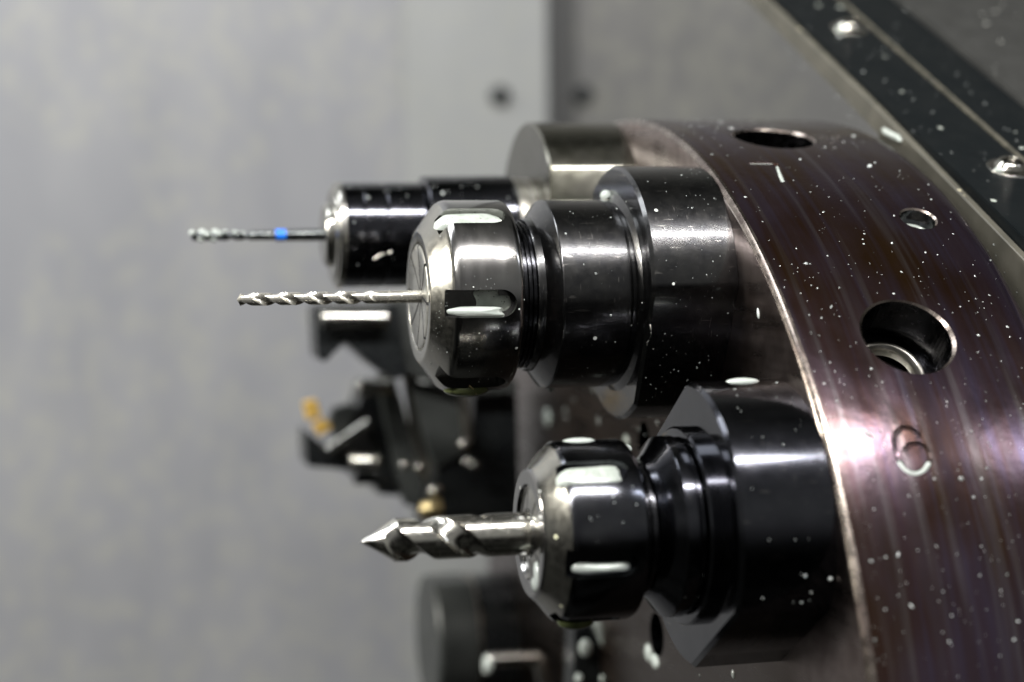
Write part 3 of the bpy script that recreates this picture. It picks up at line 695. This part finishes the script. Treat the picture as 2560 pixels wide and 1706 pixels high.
# station 9: turning holder with V-notched shank end
s9 = empty("turning_holder", station(9)); tag(s9, "black tool block with a notched end behind the twist drill", "tool holder")
slab_xz("block", [(724, 704), (915, 700), (935, 865), (905, 872), (850, 836), (793, 782), (748, 834), (730, 820)], 84, 22, M['bg_black'], s9)
rod_px("highlight_bar", (738, 733), (892, 733), 80, 3.2, M['silver'], s9)  # added shiny bar standing for the highlight along the block's top
slab_xz("shank", [(905, 690), (1010, 690), (1190, 880), (1190, 905), (1060, 905), (935, 860)], 92, 26, M['bg_grey'], s9)
s10 = empty("boring_holder", station(10)); tag(s10, "black holder carrying a gold insert, left of the large nut's underside", "tool holder")
slab_xz("head", [(702, 990), (706, 1072), (798, 1078), (822, 1108), (866, 1110), (868, 1136), (920, 1140), (935, 1000), (905, 876), (838, 880), (826, 940), (800, 985), (762, 1040)], 128, 24, M['bg_black'], s10)
slab_xz("face_plate", [(868, 862), (905, 862), (960, 1040), (985, 1175), (930, 1160), (905, 1060)], 118, 8, M['bg_grey'], s10)
slab_xz("edge_strip", [(900, 690), (926, 690), (975, 930), (1008, 1150), (985, 1158), (948, 1000)], 112, 5, M['dull_steel'], s10)
slab_xz("clamp_wedge", [(744, 1030), (756, 1046), (855, 982), (845, 960)], 120, 6, M['silver'], s10)
slab_xz("insert", [(697, 925), (727, 918), (740, 955), (706, 968)], 122, 5, M['gold'], s10, .4)
slab_xz("insert_seat", [(718, 978), (742, 960), (765, 982), (735, 1004)], 122, 5, M['gold'], s10, .4)
slab_xz("insert_anvil", [(765, 940), (800, 930), (826, 935), (800, 985), (775, 1010), (757, 980)], 124, 8, M['bg_grey'], s10)
rod_px("clamp_screw", (822, 890), (902, 890), 112, 3.2, M['silver'], s10)
rod_px("clamp_screw", (804, 1062), (872, 1062), 112, 3.2, M['silver'], s10)
rod_px("clamp_screw", (812, 1092), (870, 1092), 122, 3.6, M['bg_black'], s10)
b_ = empty("coolant_block", unproj(1100, 1100, 96)); tag(b_, "black block with a pale edge below the large collet nut", "tool holder")
slab_xz("block", [(985, 1150), (1010, 1050), (1085, 1010), (1090, 910), (1188, 905), (1195, 1230), (990, 1240)], 100, 34, M['bg_black'], b_)
slab_xz("edge_plate", [(1056, 905), (1078, 905), (1090, 1010), (1072, 1030)], 92, 6, M['dull_steel'], b_)
slab_xz("side_plate", [(945, 880), (1060, 890), (1072, 1040), (1000, 1080), (975, 1000)], 98, 8, M['bg_grey'], b_)
bm = bmesh.new(); off = b_.location/MM
for dx, dy, s in ((1067, 1022, 2.2), (1075, 1062, 1.6), (1088, 1070, 1.7), (930, 1070, 1.6), (1000, 1130, 2.6), (965, 1075, 1.8)):
    p = unproj(dx, dy, 90)-off; blob(bm, p, (0, -1, 0), (0, 0, 1), s, s, s*.7, 16, 5)
build("screw_heads", bm, M['silver'], b_)
bz = empty("brass_nozzle", unproj(995, 1172, 84)); tag(bz, "small blurred brass nozzle just above the pointed cutter", "nozzle")
build("nozzle", lathe(fillet([(-5, 0), (-5, 2.6), (-1.5, 4.2), (3, 4.4), (3, 0)], 1), 24), M['brass'], bz)
# station 11: big round holder seen low behind the cutter
c11 = station(11); s11 = empty("round_holder", c11); tag(s11, "blurred dark round tool holder at the bottom under the pointed cutter", "tool holder")
build("front_cap", prism([(-26.5*math.cos(R(a)), min(24.5, 26.5*math.sin(R(a)))) for a in range(0, 360, 6)], -33, -17, 1.2), M['bg_grey'], s11)
build("cap_edge", lathe(fillet([(-17.1, 0), (-17.1, 25.9), (-15.4, 25.9), (-15.4, 0)], .3), 64), M['dull_steel'], s11)
build("body", lathe(fillet([(-15.5, 0), (-15.5, 25.2), (-.05, 25.4), (-.05, 0)], .5), 96), M['bg_black'], s11)
rn = empty("coolant_pipe", unproj(1190, 1520, 80)); tag(rn, "short bright metal pipe bent down at the bottom edge", "pipe")
rod_px("pipe", (1120, 1517), (1238, 1512), 80, 2.6, M['silver'], rn)
rod_px("pipe_bend", (1236, 1512), (1262, 1600), 80, 2.4, M['dull_steel'], rn)
rod_px("pipe_tip", (1112, 1528), (1128, 1528), 80, 3.4, M['coolant'], rn)
lv = empty("clamp_bracket", unproj(1390, 1500, 20)); tag(lv, "black bracket streaked with white coolant at the bottom, left of the nearest flange", "bracket")
slab_xz("bracket", [(1322, 1445), (1430, 1420), (1452, 1500), (1462, 1640), (1315, 1640)], 22, 12, M['bg_black'], lv)
slab_xz("stripe", [(1362, 1432), (1384, 1428), (1440, 1545), (1440, 1575), (1415, 1560)], 18, 3, M['coolant'], lv)
bm = bmesh.new(); off = lv.location/MM
for dx, dy, a, b in ((1346, 1490, 3.0, 2.2), (1402, 1465, 3, 1.6), (1430, 1590, 3.2, 3), (1395, 1560, 2, 2.4), (1330, 1560, 1.8, 1.4)):
    blob(bm, unproj(dx, dy, 19)-off, (0, -1, 0), (0, 0, 1), a, b, 1.5, 16, 5)
build("coolant_spots", bm, M['coolant'], lv)
# pale drops on the turret face between the nuts
for dx, dy, a, b, lab in ((1258, 960, 3.5, 2.2, "pale blurred coolant drop on the turret face right of the black block"), (1440, 1015, 2.4, 1.4, "pale drop on the turret face above the dark nut"), (1490, 1500, 2.8, 1.3, "white wet rim beside the dark recess left of the nearest flange"), (1505, 1520, 2.2, 1.6, "white coolant drop under the dark recess at the nearest flange")):
    px, py = dx*S_, dy*S_; v = vd+vr*((px-1280)/Fp)-vu*((py-853)/Fp); p = CAM+v*((-CAM.x)/v.x)
    drip("coolant_drip", [(p, (-1, 0, 0), (0, -.1, 1), a, b*2.2, 1.0)], M['coolant'], lab)
